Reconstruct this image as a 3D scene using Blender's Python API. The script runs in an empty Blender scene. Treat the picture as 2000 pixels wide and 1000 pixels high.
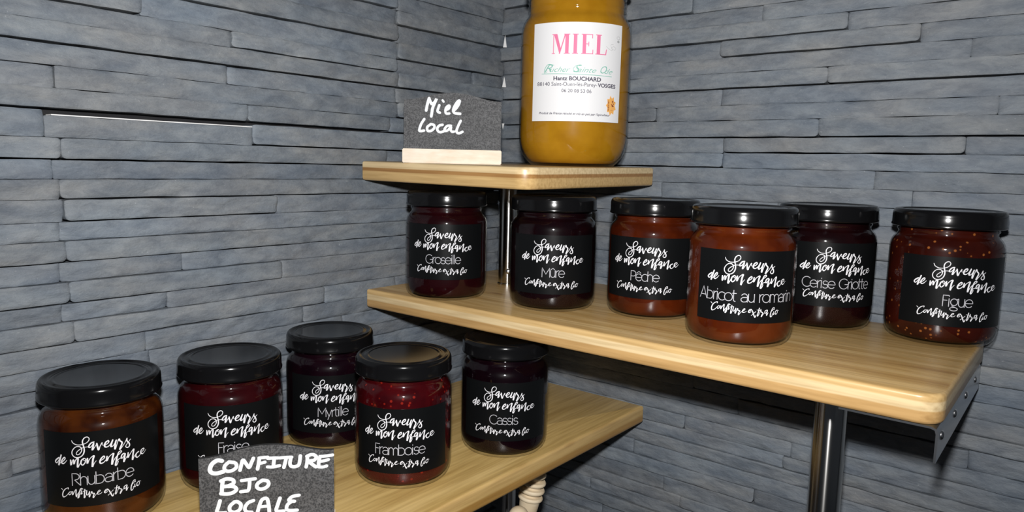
import bpy, bmesh, math, random
from mathutils import Vector, Matrix, noise

random.seed(7)
SC = bpy.context.scene
COL = SC.collection

# ------------------------------------------------------------------ camera
cam_d = bpy.data.cameras.new('camera')
cam_d.sensor_fit = 'HORIZONTAL'
cam_d.sensor_width = 36.0
cam_d.lens = 36.0 * 1409.81 / 2000.0
cam_d.clip_start = 0.01
cam_o = bpy.data.objects.new('camera', cam_d)
COL.objects.link(cam_o)
CAM = Vector((0.6144, -0.7372, 0.0546))
FW = Vector((-0.6206, 0.7742, -0.1243)).normalized()
RT = Vector((0.7783, 0.6275, 0.0226)).normalized()
UP = RT.cross(FW).normalized()
cam_o.matrix_world = Matrix(((RT.x, UP.x, -FW.x, CAM.x), (RT.y, UP.y, -FW.y, CAM.y), (RT.z, UP.z, -FW.z, CAM.z), (0, 0, 0, 1)))
SC.camera = cam_o

# ------------------------------------------------------------------ world, light, exposure
W = bpy.data.worlds.new('world')
SC.world = W
W.use_nodes = True
W.node_tree.nodes['Background'].inputs[0].default_value = (0.75, 0.85, 1.0, 1)
W.node_tree.nodes['Background'].inputs[1].default_value = 0.035

fl = bpy.data.lights.new('camera_flash', 'SPOT')       # the camera's own flash gun, just above its lens
fl.energy = 25.5
fl.spot_size = math.radians(138)
fl.spot_blend = 1.0
fl.shadow_soft_size = 0.013
fl.color = (1.0, 0.985, 0.97)
flo = bpy.data.objects.new('camera_flash', fl)
flo.location = CAM + UP * 0.072
flo.rotation_mode = 'QUATERNION'
flo.rotation_quaternion = (FW + Vector((0, 0, .06))).to_track_quat('-Z', 'Y')
COL.objects.link(flo)

SC.view_settings.view_transform = 'Standard'
SC.view_settings.look = 'None'
SC.view_settings.gamma = 1.0
SC.view_settings.use_curve_mapping = False
SC.view_settings.exposure = 0.0

# ------------------------------------------------------------------ helpers
def tag(o, label=None, cat=None, group=None, kind=None):
    if label: o['label'] = label
    if cat: o['category'] = cat
    if group: o['group'] = group
    if kind: o['kind'] = kind
    return o

def empty(name, loc, rz=0.0):
    o = bpy.data.objects.new(name, None)
    o.empty_display_size = 0.02
    o.location = loc
    o.rotation_euler = (0, 0, rz)
    COL.objects.link(o)
    return o

def mesh(name, verts, faces, mats, smooth=True, mat_idx=None):
    me = bpy.data.meshes.new(name)
    me.from_pydata([tuple(v) for v in verts], [], faces)
    for m in (mats if isinstance(mats, (list, tuple)) else [mats]):
        me.materials.append(m)
    if smooth:
        me.polygons.foreach_set('use_smooth', [True] * len(me.polygons))
    if mat_idx:
        me.polygons.foreach_set('material_index', mat_idx)
    me.update()
    return me

def link(name, me, parent=None):
    o = bpy.data.objects.new(name, me)
    COL.objects.link(o)
    if parent: o.parent = parent
    return o

def sharpen(me, deg=35):
    me.set_sharp_from_angle(angle=math.radians(deg))
    return me

def lathe(name, prof, mat, n=72, deg=40):
    V = []; F = []
    rings = []
    for (r, z) in prof:
        if r < 1e-6:
            rings.append([len(V)]); V.append((0, 0, z))
        else:
            rings.append(list(range(len(V), len(V) + n)))
            for k in range(n):
                a = 2 * math.pi * k / n
                V.append((r * math.cos(a), r * math.sin(a), z))
    for A, B in zip(rings[:-1], rings[1:]):
        if len(A) == 1 and len(B) == 1: continue
        for k in range(n):
            k2 = (k + 1) % n
            if len(A) == 1: F.append((A[0], B[k2], B[k]))
            elif len(B) == 1: F.append((A[k], A[k2], B[0]))
            else: F.append((A[k], A[k2], B[k2], B[k]))
    return sharpen(mesh(name, V, F, mat), deg)

def catmull(P, sub=5, closed=False):
    out = []
    n = len(P)
    rng = range(n if closed else n - 1)
    for i in rng:
        if closed:
            p0, p1, p2, p3 = P[(i - 1) % n], P[i], P[(i + 1) % n], P[(i + 2) % n]
        else:
            p0, p1, p2, p3 = P[max(i - 1, 0)], P[i], P[i + 1], P[min(i + 2, n - 1)]
        for j in range(sub):
            t = j / sub
            out.append(tuple(0.5 * ((2 * b) + (c - a) * t + (2 * a - 5 * b + 4 * c - d) * t * t + (-a + 3 * b - 3 * c + d) * t ** 3) for a, b, c, d in zip(p0, p1, p2, p3)))
    if not closed: out.append(tuple(P[-1]))
    return out

class Ink:
    """flat 2-D lettering, later laid on a label or board"""
    def __init__(s): s.V = []; s.F = []
    def stroke(s, P, sub=5, cap=True, smooth=True):
        P = catmull(P, sub) if (smooth and len(P) > 2) else list(P)
        Q = [P[0]]
        for p in P[1:]:
            if math.hypot(p[0] - Q[-1][0], p[1] - Q[-1][1]) > 1e-7: Q.append(p)
        P = Q
        if len(P) < 2: return
        b = len(s.V)
        n = len(P)
        for i, p in enumerate(P):
            q0, q1 = P[max(i - 1, 0)], P[min(i + 1, n - 1)]
            dx, dy = q1[0] - q0[0], q1[1] - q0[1]
            if abs(dx) + abs(dy) < 1e-9:
                dx, dy = p[0] - q0[0], p[1] - q0[1]
            L = math.hypot(dx, dy) or 1
            nx, ny = -dy / L, dx / L
            h = p[2] / 2
            s.V.append((p[0] + nx * h, p[1] + ny * h)); s.V.append((p[0] - nx * h, p[1] - ny * h))
        for i in range(n - 1):
            s.F.append((b + 2 * i, b + 2 * i + 1, b + 2 * i + 3, b + 2 * i + 2))
        if cap:
            for p in (P[0], P[-1]): s.dot(p[0], p[1], p[2] / 2, 10)
    def dot(s, x, y, r, n=14):
        b = len(s.V)
        for k in range(n):
            a = 2 * math.pi * k / n
            s.V.append((x + r * math.cos(a), y + r * math.sin(a)))
        s.F.append(tuple(range(b, b + n)))
    def poly(s, pts):
        b = len(s.V)
        s.V += [tuple(p) for p in pts]; s.F.append(tuple(range(b, b + len(pts))))
    def add(s, V, F):
        b = len(s.V)
        s.V += V; s.F += [tuple(b + i for i in f) for f in F]
    def lay(s, name, fn, mat):
        n = max(1, len(s.V))
        me = mesh(name, [fn(x, y, 0.00022 * i / n) for i, (x, y) in enumerate(s.V)], s.F, mat, smooth=False)   # later strokes lie on top of earlier ones
        return me

def cyl(R, phi, tilt=0.0):
    ct, st = math.cos(tilt), math.sin(tilt)
    def fn(s_, z, dr=0.0):
        a = phi + s_ / R
        return ((R + dr) * math.cos(a), (R + dr) * math.sin(a), z)
    return fn

_font_cache = {}
def font_text(body, bold=0.0, shear=0.0):
    """Blender's built-in lettering as 2-D triangles"""
    key = (body, bold, shear)
    if key in _font_cache: return _font_cache[key]
    cu = bpy.data.curves.new('txt', 'FONT')
    cu.body = body; cu.size = 1.0; cu.offset = bold; cu.shear = shear; cu.resolution_u = 3
    ob = bpy.data.objects.new('txt', cu)
    COL.objects.link(ob)
    dg = bpy.context.evaluated_depsgraph_get()
    me = bpy.data.meshes.new_from_object(ob.evaluated_get(dg))
    V = [(v.co.x, v.co.y) for v in me.vertices]
    F = [tuple(p.vertices) for p in me.polygons]
    bpy.data.objects.remove(ob); bpy.data.curves.remove(cu); bpy.data.meshes.remove(me)
    _font_cache[key] = (V, F)
    return V, F

# ------------------------------------------------------------------ materials
def srgb(r, g, b):
    f = lambda c: (c / 255 / 12.92) if c / 255 <= 0.04045 else ((c / 255 + 0.055) / 1.055) ** 2.4
    return (f(r), f(g), f(b), 1)

def pm(name, col, rough=0.5, metal=0.0, spec=0.5, **kw):
    m = bpy.data.materials.new(name); m.use_nodes = True
    p = m.node_tree.nodes['Principled BSDF']
    p.inputs['Base Color'].default_value = col if len(col) == 4 else (*col, 1)
    p.inputs['Roughness'].default_value = rough
    p.inputs['Metallic'].default_value = metal
    p.inputs['Specular IOR Level'].default_value = spec
    for k, v in kw.items(): p.inputs[k.replace('_', ' ')].default_value = v
    return m

def N(m, t, **kw):
    n = m.node_tree.nodes.new(t)
    for k, v in kw.items():
        if k in n.inputs.keys(): n.inputs[k].default_value = v
        else: setattr(n, k, v)
    return n

def L(m, a, b): m.node_tree.links.new(a, b)

def ramp(m, fac, stops, interp='LINEAR'):
    r = N(m, 'ShaderNodeValToRGB'); e = r.color_ramp.elements
    r.color_ramp.interpolation = interp
    while len(e) < len(stops): e.new(0.5)
    for el, (p, c) in zip(e, stops):
        el.position = p; el.color = c if len(c) == 4 else (*c, 1)
    L(m, fac, r.inputs[0]); return r

def coords(m, scale=(1, 1, 1), loc=(0, 0, 0), src='Object'):
    tc = N(m, 'ShaderNodeTexCoord'); mp = N(m, 'ShaderNodeMapping')
    mp.inputs['Scale'].default_value = scale; mp.inputs['Location'].default_value = loc
    L(m, tc.outputs[src], mp.inputs[0]); return mp.outputs[0]

def mixc(m, fac, a, b, mode='MIX'):
    n = N(m, 'ShaderNodeMix'); n.data_type = 'RGBA'; n.blend_type = mode
    for sock, v in ((n.inputs[0], fac), (n.inputs[6], a), (n.inputs[7], b)):
        if hasattr(v, 'is_output'): L(m, v, sock)
        else: sock.default_value = v
    return n.outputs[2]

def stone_mat():
    m = pm('slate_stone', (0.17, 0.185, 0.205), 0.62, spec=0.35)
    p = m.node_tree.nodes['Principled BSDF']
    at = N(m, 'ShaderNodeAttribute'); at.attribute_name = 'tint'
    n1 = N(m, 'ShaderNodeTexNoise', Scale=1.0, Detail=6.0, Roughness=0.62); L(m, coords(m, (22, 22, 70)), n1.inputs['Vector'])
    r1 = ramp(m, n1.outputs[0], [(0.30, (0.134, 0.153, 0.180)), (0.5, (0.178, 0.194, 0.215)), (0.68, (0.220, 0.231, 0.243))])
    n2 = N(m, 'ShaderNodeTexNoise', Scale=1.0, Detail=3.0); L(m, coords(m, (9, 9, 25), (3, 1, 2)), n2.inputs['Vector'])
    r2 = ramp(m, n2.outputs[0], [(0.38, (0.95, 1.0, 1.04)), (0.62, (1.02, 1.0, 0.975))])
    c = mixc(m, 1.0, r1.outputs[0], r2.outputs[0], 'MULTIPLY')
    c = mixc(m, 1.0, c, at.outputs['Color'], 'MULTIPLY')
    n3 = N(m, 'ShaderNodeTexNoise', Scale=420.0, Detail=2.0); L(m, coords(m), n3.inputs['Vector'])
    r3 = ramp(m, n3.outputs[0], [(0.70, (0, 0, 0)), (0.80, (0.10, 0.10, 0.10))])
    c = mixc(m, 1.0, c, r3.outputs[0], 'ADD')
    n5 = N(m, 'ShaderNodeTexNoise', Scale=1.0, Detail=7.0, Roughness=0.7, Distortion=0.6); L(m, coords(m, (42, 42, 105), (5, 4, 9)), n5.inputs['Vector'])
    r5 = ramp(m, n5.outputs[0], [(0.38, (0.84, 0.85, 0.87)), (0.5, (1, 1, 1)), (0.60, (1.11, 1.105, 1.095))])
    c = mixc(m, 1.0, c, r5.outputs[0], 'MULTIPLY')
    L(m, c, p.inputs['Base Color'])
    n4 = N(m, 'ShaderNodeTexNoise', Scale=1.0, Detail=8.0, Roughness=0.65); L(m, coords(m, (60, 60, 150)), n4.inputs['Vector'])
    bp = N(m, 'ShaderNodeBump', Strength=0.8, Distance=0.0026); L(m, n4.outputs[0], bp.inputs['Height'])
    L(m, bp.outputs[0], p.inputs['Normal'])
    return m

def wood_mat(name, axis, bands, zlo, zhi, a, b, dark, seed=0.0):
    """laminated bamboo: strips along `axis`, side faces banded in height"""
    m = pm(name, (0.6, 0.4, 0.18), 0.34, spec=0.45)
    p = m.node_tree.nodes['Principled BSDF']
    sc = (3, 55, 55) if axis == 'x' else (55, 3, 55)
    n1 = N(m, 'ShaderNodeTexNoise', Scale=1.0, Detail=5.0, Roughness=0.6); L(m, coords(m, sc, (seed, seed, seed)), n1.inputs['Vector'])
    top = ramp(m, n1.outputs[0], [(0.28, dark), (0.47, a), (0.72, b)])
    sc2 = (16, 330, 330) if axis == 'x' else (330, 16, 330)
    n2 = N(m, 'ShaderNodeTexNoise', Scale=1.0, Detail=4.0); L(m, coords(m, sc2, (seed, 2, 1)), n2.inputs['Vector'])
    r2 = ramp(m, n2.outputs[0], [(0.3, (0.80, 0.76, 0.70)), (0.62, (1.06, 1.06, 1.06))])
    tc = N(m, 'ShaderNodeTexCoord'); sx = N(m, 'ShaderNodeSeparateXYZ'); L(m, tc.outputs['Object'], sx.inputs[0])
    mr = N(m, 'ShaderNodeMapRange'); mr.inputs[1].default_value = zlo; mr.inputs[2].default_value = zhi
    L(m, sx.outputs['Z'], mr.inputs[0])
    band = ramp(m, mr.outputs[0], bands)
    geo = N(m, 'ShaderNodeNewGeometry'); sn = N(m, 'ShaderNodeSeparateXYZ'); L(m, geo.outputs['Normal'], sn.inputs[0])
    ab = N(m, 'ShaderNodeMath', operation='ABSOLUTE'); L(m, sn.outputs['Z'], ab.inputs[0])
    st = N(m, 'ShaderNodeMapRange'); st.inputs[1].default_value = 0.80; st.inputs[2].default_value = 0.97; L(m, ab.outputs[0], st.inputs[0])
    c = mixc(m, st.outputs[0], band.outputs[0], top.outputs[0])
    c = mixc(m, 1.0, c, r2.outputs[0], 'MULTIPLY')
    # knots
    vo = N(m, 'ShaderNodeTexVoronoi', Scale=1.0); L(m, coords(m, (7, 24, 20) if axis == 'x' else (24, 7, 20), (seed * 2, 0.3, 0)), vo.inputs['Vector'])
    rk = ramp(m, vo.outputs['Distance'], [(0.03, (0.62, 0.50, 0.40)), (0.12, (1, 1, 1))])
    c = mixc(m, 1.0, c, rk.outputs[0], 'MULTIPLY')
    L(m, c, p.inputs['Base Color'])
    return m

def thin_glass(name, tint=(0.97, 0.97, 0.97), f0=0.045):
    m = bpy.data.materials.new(name); m.use_nodes = True
    nt = m.node_tree; nt.nodes.remove(nt.nodes['Principled BSDF'])
    out = nt.nodes['Material Output']
    tr = N(m, 'ShaderNodeBsdfTransparent'); tr.inputs[0].default_value = (*tint, 1)
    gl = N(m, 'ShaderNodeBsdfGlossy'); gl.inputs['Roughness'].default_value = 0.045
    lw = N(m, 'ShaderNodeLayerWeight'); lw.inputs[0].default_value = 0.5
    pw = N(m, 'ShaderNodeMath', operation='POWER'); pw.inputs[1].default_value = 5.0; L(m, lw.outputs['Facing'], pw.inputs[0])
    mr = N(m, 'ShaderNodeMapRange'); mr.inputs[3].default_value = f0; mr.inputs[4].default_value = 0.9; L(m, pw.outputs[0], mr.inputs[0])
    mx = N(m, 'ShaderNodeMixShader'); L(m, mr.outputs[0], mx.inputs[0]); L(m, tr.outputs[0], mx.inputs[1]); L(m, gl.outputs[0], mx.inputs[2])
    L(m, mx.outputs[0], out.inputs[0])
    return m

def jam_mat(name, col, col2=None, seeds=None, seed_scale=260, dens=0.30, sss=0.0):
    m = pm(name, col, 0.35, spec=0.04)
    p = m.node_tree.nodes['Principled BSDF']
    n1 = N(m, 'ShaderNodeTexNoise', Scale=45.0, Detail=3.0); L(m, coords(m), n1.inputs['Vector'])
    r = ramp(m, n1.outputs[0], [(0.35, col), (0.68, col2 or tuple(min(1, c * 1.7) for c in col[:3]))])
    c = r.outputs[0]
    if seeds:
        vo = N(m, 'ShaderNodeTexVoronoi', Scale=seed_scale); L(m, coords(m), vo.inputs['Vector'])
        hit = ramp(m, vo.outputs['Distance'], [(0.20, (1, 1, 1)), (0.33, (0, 0, 0))])
        wn = N(m, 'ShaderNodeSeparateColor'); L(m, vo.outputs['Color'], wn.inputs[0])
        lt = N(m, 'ShaderNodeMath', operation='LESS_THAN'); lt.inputs[1].default_value = dens; L(m, wn.outputs[0], lt.inputs[0])
        mu = N(m, 'ShaderNodeMath', operation='MULTIPLY'); L(m, hit.outputs[0], mu.inputs[0]); L(m, lt.outputs[0], mu.inputs[1])
        c = mixc(m, mu.outputs[0], c, seeds)
    L(m, c, p.inputs['Base Color'])
    if sss:
        p.inputs['Subsurface Weight'].default_value = sss
        p.inputs['Subsurface Radius'].default_value = (1.0, 0.35, 0.1)
        p.inputs['Subsurface Scale'].default_value = 0.006
    return m

M_STONE = stone_mat()
M_MORTAR = pm('dark_gap', (0.012, 0.012, 0.014), 0.9)
M_PLASTER = pm('white_plaster', (0.78, 0.78, 0.78), 0.8)
M_GLASS = thin_glass('jar_glass')
M_LID = pm('black_lid', (0.0045, 0.0045, 0.005), 0.15, spec=0.30)
M_LABEL = pm('black_label', (0.0045, 0.005, 0.0055), 0.36, spec=0.13)
M_WHITE = pm('white_ink', (0.80, 0.80, 0.84), 0.6)
M_GREY_INK = pm('thin_grey_white_ink', (0.50, 0.50, 0.54), 0.6)
M_CHROME = pm('chrome', (0.55, 0.54, 0.52), 0.20, metal=1.0)
def _aniso(m):
    p = m.node_tree.nodes['Principled BSDF']
    p.inputs['Anisotropic'].default_value = 0.92; p.inputs['Anisotropic Rotation'].default_value = 0.25
    t = N(m, 'ShaderNodeTangent'); t.direction_type = 'RADIAL'; t.axis = 'Z'
    L(m, t.outputs[0], p.inputs['Tangent'])
_aniso(M_CHROME)
M_STEEL = pm('steel_flange', (0.50, 0.52, 0.55), 0.28, metal=1.0)
M_SCREW = pm('screw_steel', (0.8, 0.8, 0.8), 0.22, metal=1.0)
def chalk_mat():
    m = pm('chalkboard', (0.06, 0.06, 0.063), 0.6, spec=0.3)
    p = m.node_tree.nodes['Principled BSDF']
    n = N(m, 'ShaderNodeTexNoise', Scale=900.0, Detail=2.0); L(m, coords(m), n.inputs['Vector'])
    n2 = N(m, 'ShaderNodeTexNoise', Scale=1.0, Detail=3.0); L(m, coords(m, (40, 40, 260)), n2.inputs['Vector'])
    r = ramp(m, n.outputs[0], [(0.38, (0.035, 0.036, 0.039)), (0.62, (0.105, 0.106, 0.11))])
    r2 = ramp(m, n2.outputs[0], [(0.35, (0.8, 0.8, 0.8)), (0.65, (1.1, 1.1, 1.1))])
    L(m, mixc(m, 1.0, r.outputs[0], r2.outputs[0], 'MULTIPLY'), p.inputs['Base Color'])
    return m
M_CHALK = chalk_mat()
M_CHALKEDGE = pm('chalkboard_edge', (0.02, 0.02, 0.02), 0.7)
def pale_wood(name, a, b):
    m = pm(name, a, 0.55, spec=0.3)
    p = m.node_tree.nodes['Principled BSDF']
    n = N(m, 'ShaderNodeTexNoise', Scale=1.0, Detail=4.0); L(m, coords(m, (60, 60, 220)), n.inputs['Vector'])
    L(m, ramp(m, n.outputs[0], [(0.3, a), (0.7, b)]).outputs[0], p.inputs['Base Color'])
    return m
M_PALE = pale_wood('pale_pine', (0.70, 0.58, 0.44), (0.82, 0.72, 0.60))
M_DIPPER = pale_wood('turned_beech', (0.66, 0.52, 0.34), (0.76, 0.64, 0.46))
M_PAINT = pm('white_paint_pen', (0.76, 0.79, 0.82), 0.6)

# ------------------------------------------------------------------ stone-clad walls
def stone_wall(name, base, side, rows, urange, fine):
    V = []; F = []; MI = []; T = []
    sgn = 1
    def P(u, v, w):
        return (base + w, u, v) if side == 'left' else (u, base - w, v)
    def quad(a, b, c, d, mi=0):
        F.append((a, b, c, d) if side == 'left' else (d, c, b, a)); MI.append(mi)
    ts = [0, 0.05, 0.14, 0.30, 0.5, 0.70, 0.86, 0.95, 1]
    rows = [(zh, zl, [(st[i][0], st[i + 1][0] if i + 1 < len(st) and st[i + 1][0] - st[i][1] < .011 else st[i][1], st[i][2]) for i in range(len(st))]) for (zh, zl, st) in rows]
    rnd = random.Random(11 if side == 'left' else 23)
    sd = 0.0 if side == 'left' else 31.7
    for (zh, zl, stones) in rows:
        for (u0, u1, pmm) in stones:
            p = pmm * 1.2 / 1000.0
            gb = 0.0012 if pmm >= 1.2 else 0.0002
            rc = 0.0035 if pmm >= 1.2 else 0.0012
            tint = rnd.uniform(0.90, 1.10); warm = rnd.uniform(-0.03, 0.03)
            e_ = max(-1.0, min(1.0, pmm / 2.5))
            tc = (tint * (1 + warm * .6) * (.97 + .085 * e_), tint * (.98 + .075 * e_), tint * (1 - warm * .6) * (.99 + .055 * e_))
            infine = not (u1 < fine[0] or u0 > fine[1])
            us = []
            u = u0
            ends = [0, 0.0006, 0.0016, 0.0032, 0.006]
            us = [u0 + e for e in ends]
            a, b = u0 + 0.009, u1 - 0.009
            if b > a:
                uu = a
                while uu < b:
                    us.append(uu)
                    uu += 0.0055 if fine[0] <= uu <= fine[1] else 0.02
            us += [u1 - e for e in reversed(ends)]
            us = sorted(set(us))
            g = 0.00025
            off = rnd.uniform(0, 50)
            slope = rnd.uniform(-0.10, 0.10)
            b0 = len(V)
            for ui in us:
                de = min(ui - u0, u1 - ui)
                cut = rc * (1 - math.sqrt(max(0.0, 1 - ((rc - de) / rc) ** 2))) if de < rc else 0.0
                for t in ts:
                    jt = 0.0006 * noise.noise((ui * 40, zh * 90 + sd, off)) if t > 0.5 else 0.0006 * noise.noise((ui * 40, zl * 90 + sd, off + 9))
                    wv = jt * (abs(t - 0.5) * 2) ** 2
                    v = zl + gb + cut + (zh - zl - g - gb - cut * 1.35) * t + wv * 0.9
                    n1 = noise.noise((ui * 16 + off, v * 70, sd))
                    q = noise.noise((ui * 34 - v * 60 + off, v * 110 + ui * 8, sd + 5))
                    ch = 1 - abs(q) * 2
                    n3 = noise.noise((ui * 110, v * 240, sd + 11 + off))
                    w = p + 0.0011 * n1 + 0.0014 * ch + 0.0006 * n3 + slope * (v - (zl + zh) / 2) * 0.6
                    ev = min(t, 1 - t) * (zh - zl)
                    w -= 0.0006 * math.exp(-ev / 0.0006)
                    w -= 0.0016 * math.exp(-de / 0.0022)
                    V.append(P(ui, v, w)); T.append(tc)
            nt = len(ts)
            for i in range(len(us) - 1):
                for j in range(nt - 1):
                    a = b0 + i * nt + j
                    quad(a, a + nt, a + nt + 1, a + 1)
            # sides, with their own vertices so the edge stays crisp
            for j, rev in ((0, False), (nt - 1, True)):
                s0 = len(V)
                for i, ui in enumerate(us):
                    x = V[b0 + i * nt + j]
                    V.append(x); T.append(tc)
                    V.append((base - 0.02, x[1], x[2]) if side == 'left' else (x[0], base + 0.02, x[2])); T.append(tc)
                for i in range(len(us) - 1):
                    a = s0 + 2 * i
                    if rev: quad(a, a + 2, a + 3, a + 1)
                    else: quad(a + 1, a + 3, a + 2, a)
            for i, rev in ((0, True), (len(us) - 1, False)):
                s0 = len(V)
                for j in range(nt):
                    x = V[b0 + i * nt + j]
                    V.append(x); T.append(tc)
                    V.append((base - 0.02, x[1], x[2]) if side == 'left' else (x[0], base + 0.02, x[2])); T.append(tc)
                for j in range(nt - 1):
                    a = s0 + 2 * j
                    if rev: quad(a, a + 2, a + 3, a + 1)
                    else: quad(a + 1, a + 3, a + 2, a)
    zt = rows[0][0]; zb = rows[-1][1]
    b0 = len(V)
    for (u, v) in ((urange[0], zb), (urange[1], zb), (urange[1], zt), (urange[0], zt)):
        V.append(P(u, v, -0.016)); T.append((1, 1, 1))
    quad(b0, b0 + 1, b0 + 2, b0 + 3, 1)
    me = mesh(name, V, F, [M_STONE, M_MORTAR], True, MI)
    ca = me.color_attributes.new('tint', 'FLOAT_COLOR', 'POINT')
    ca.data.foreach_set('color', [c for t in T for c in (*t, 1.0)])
    return me

LB, RB = -0.006, 0.010          # mean stone faces of the two walls
E_ = 0.014
def zl_(z): return 0.0546 + (z - 0.0546) * 0.992
def yl_(y): return -0.7372 + (y + 0.7372) * 0.992
rows_left_raw = [
 (.2560, .2400, [(-1.1, -.45, 1), (-.45, -.176, 3), (-.174, E_, 1)]),
 (.2400, .2232, [(-1.1, -.60, 2), (-.598, -.40, 0), (-.399, -.176, 3.5), (-.173, E_, 0)]),
 (.2232, .2072, [(-1.1, -.33, -.5), (-.329, -.177, 0), (-.173, E_, 2.2)]),
 (.2072, .1885, [(-1.1, -.47, 0), (-.469, -.177, 3.5), (-.173, E_, -1.5)]),
 (.1885, .1700, [(-1.1, -.455, 3), (-.453, -.177, .5), (-.172, E_, 2.5)]),
 (.1700, .1550, [(-1.1, -.378, .5), (-.373, -.177, 2.5), (-.173, -.045, -1.5), (-.044, E_, .5)]),
 (.1550, .1385, [(-1.1, -.177, 2.5), (-.172, E_, 2.5)]),
 (.1385, .1222, [(-1.1, -.378, 0), (-.377, -.177, -.5), (-.173, -.085, 0), (-.084, E_, -2)]),
 (.1222, .1052, [(-1.1, -.523, -2.2), (-.519, -.178, 1), (-.172, E_, 2.5)]),
 (.1052, .0892, [(-1.1, -.361, 3), (-.359, -.188, 1.8), (-.183, E_, -1)]),
 (.0890, .0680, [(-1.1, -.528, -.5)]),
 (.0848, .0680, [(-.528, -.354, 1)]),
 (.0876, .0680, [(-.354, E_, 2)]),
 (.0680, .0512, [(-1.1, -.523, 1.8), (-.518, -.190, 2.6), (-.189, E_, -.5)]),
 (.0512, .0362, [(-1.1, -.525, -2), (-.523, E_, -2)]),
 (.0362, .0203, [(-1.1, -.523, 1), (-.520, E_, 1.6)]),
 (.0203, .0028, [(-1.1, -.523, -.5), (-.518, -.332, 3.5), (-.330, E_, -1.5)]),
 (.0028, -.0120, [(-1.1, -.522, -.2), (-.521, E_, -1.2)]),
 (-.0120, -.0293, [(-1.1, -.520, 2), (-.518, E_, 2)]),
 (-.0293, -.0445, [(-1.1, -.524, -1.8), (-.522, -.425, -1.6), (-.424, E_, -1.6)]),
 (-.0445, -.0622, [(-1.1, -.521, 1.5), (-.517, -.328, 2.6), (-.325, E_, .4)]),
 (-.0622, -.0766, [(-1.1, -.523, -1.6), (-.522, -.44, -1.2), (-.439, E_, -.6)]),
 (-.0766, -.0945, [(-1.1, -.519, 1.5), (-.515, -.275, 1.2), (-.274, -.175, 1), (-.174, E_, -1.4)]),
 (-.0945, -.1115, [(-1.1, -.46, -.8), (-.459, -.30, -1), (-.299, E_, -.6)]),
 (-.1115, -.1282, [(-1.1, -.458, -1.5), (-.456, -.25, -.6), (-.249, E_, -.5)]),
 (-.1282, -.1420, [(-1.1, -.47, -5.5), (-.469, E_, -2.6)]),
 (-.1420, -.1648, [(-1.1, -.47, -3.2), (-.469, -.30, -.8), (-.299, E_, -1)]),
 (-.1648, -.1790, [(-1.1, -.47, -4.4), (-.469, E_, -1.5)]),
 (-.1790, -.1925, [(-1.1, -.562, -4.2), (-.561, -.47, -6), (-.469, -.20, -2.5), (-.199, E_, -2.2)]),
 (-.1925, -.2078, [(-1.1, -.47, -4), (-.469, -.30, -2), (-.299, E_, -1.5)]),
 (-.2078, -.2240, [(-1.1, -.47, -5), (-.469, -.12, -1), (-.119, E_, -1.2)]),
]
rows_left = [(zl_(a), zl_(b), [(yl_(u0), min(yl_(u1), E_), p) for (u0, u1, p) in st]) for (a, b, st) in rows_left_raw]
def generic(z, zend, u0, u1, pset, seed):
    rnd = random.Random(seed); out = []; k = 0
    while z > zend:
        h = rnd.choice([.0142, .0150, .0165, .0175])
        st = []; u = u0
        while u < u1:
            w = rnd.uniform(.14, .34); e = min(u1, u + w)
            if u1 - e < .05: e = u1
            st.append((u, e - (0 if e == u1 else .0015), rnd.choice(pset) + (1.2 if k % 2 else -1.2)))
            u = e
        out.append((z, z - h, st)); z -= h; k += 1
    return out
rows_left += generic(rows_left[-1][1], -.455, -1.1, E_, [-1.5, -.5, .5], 3)
up = generic(.42, rows_left[0][0] + .012, -1.1, E_, [-1, 0, 1], 5)
up[-1] = (up[-1][0], rows_left[0][0], up[-1][2])
rows_left = up + rows_left

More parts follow.
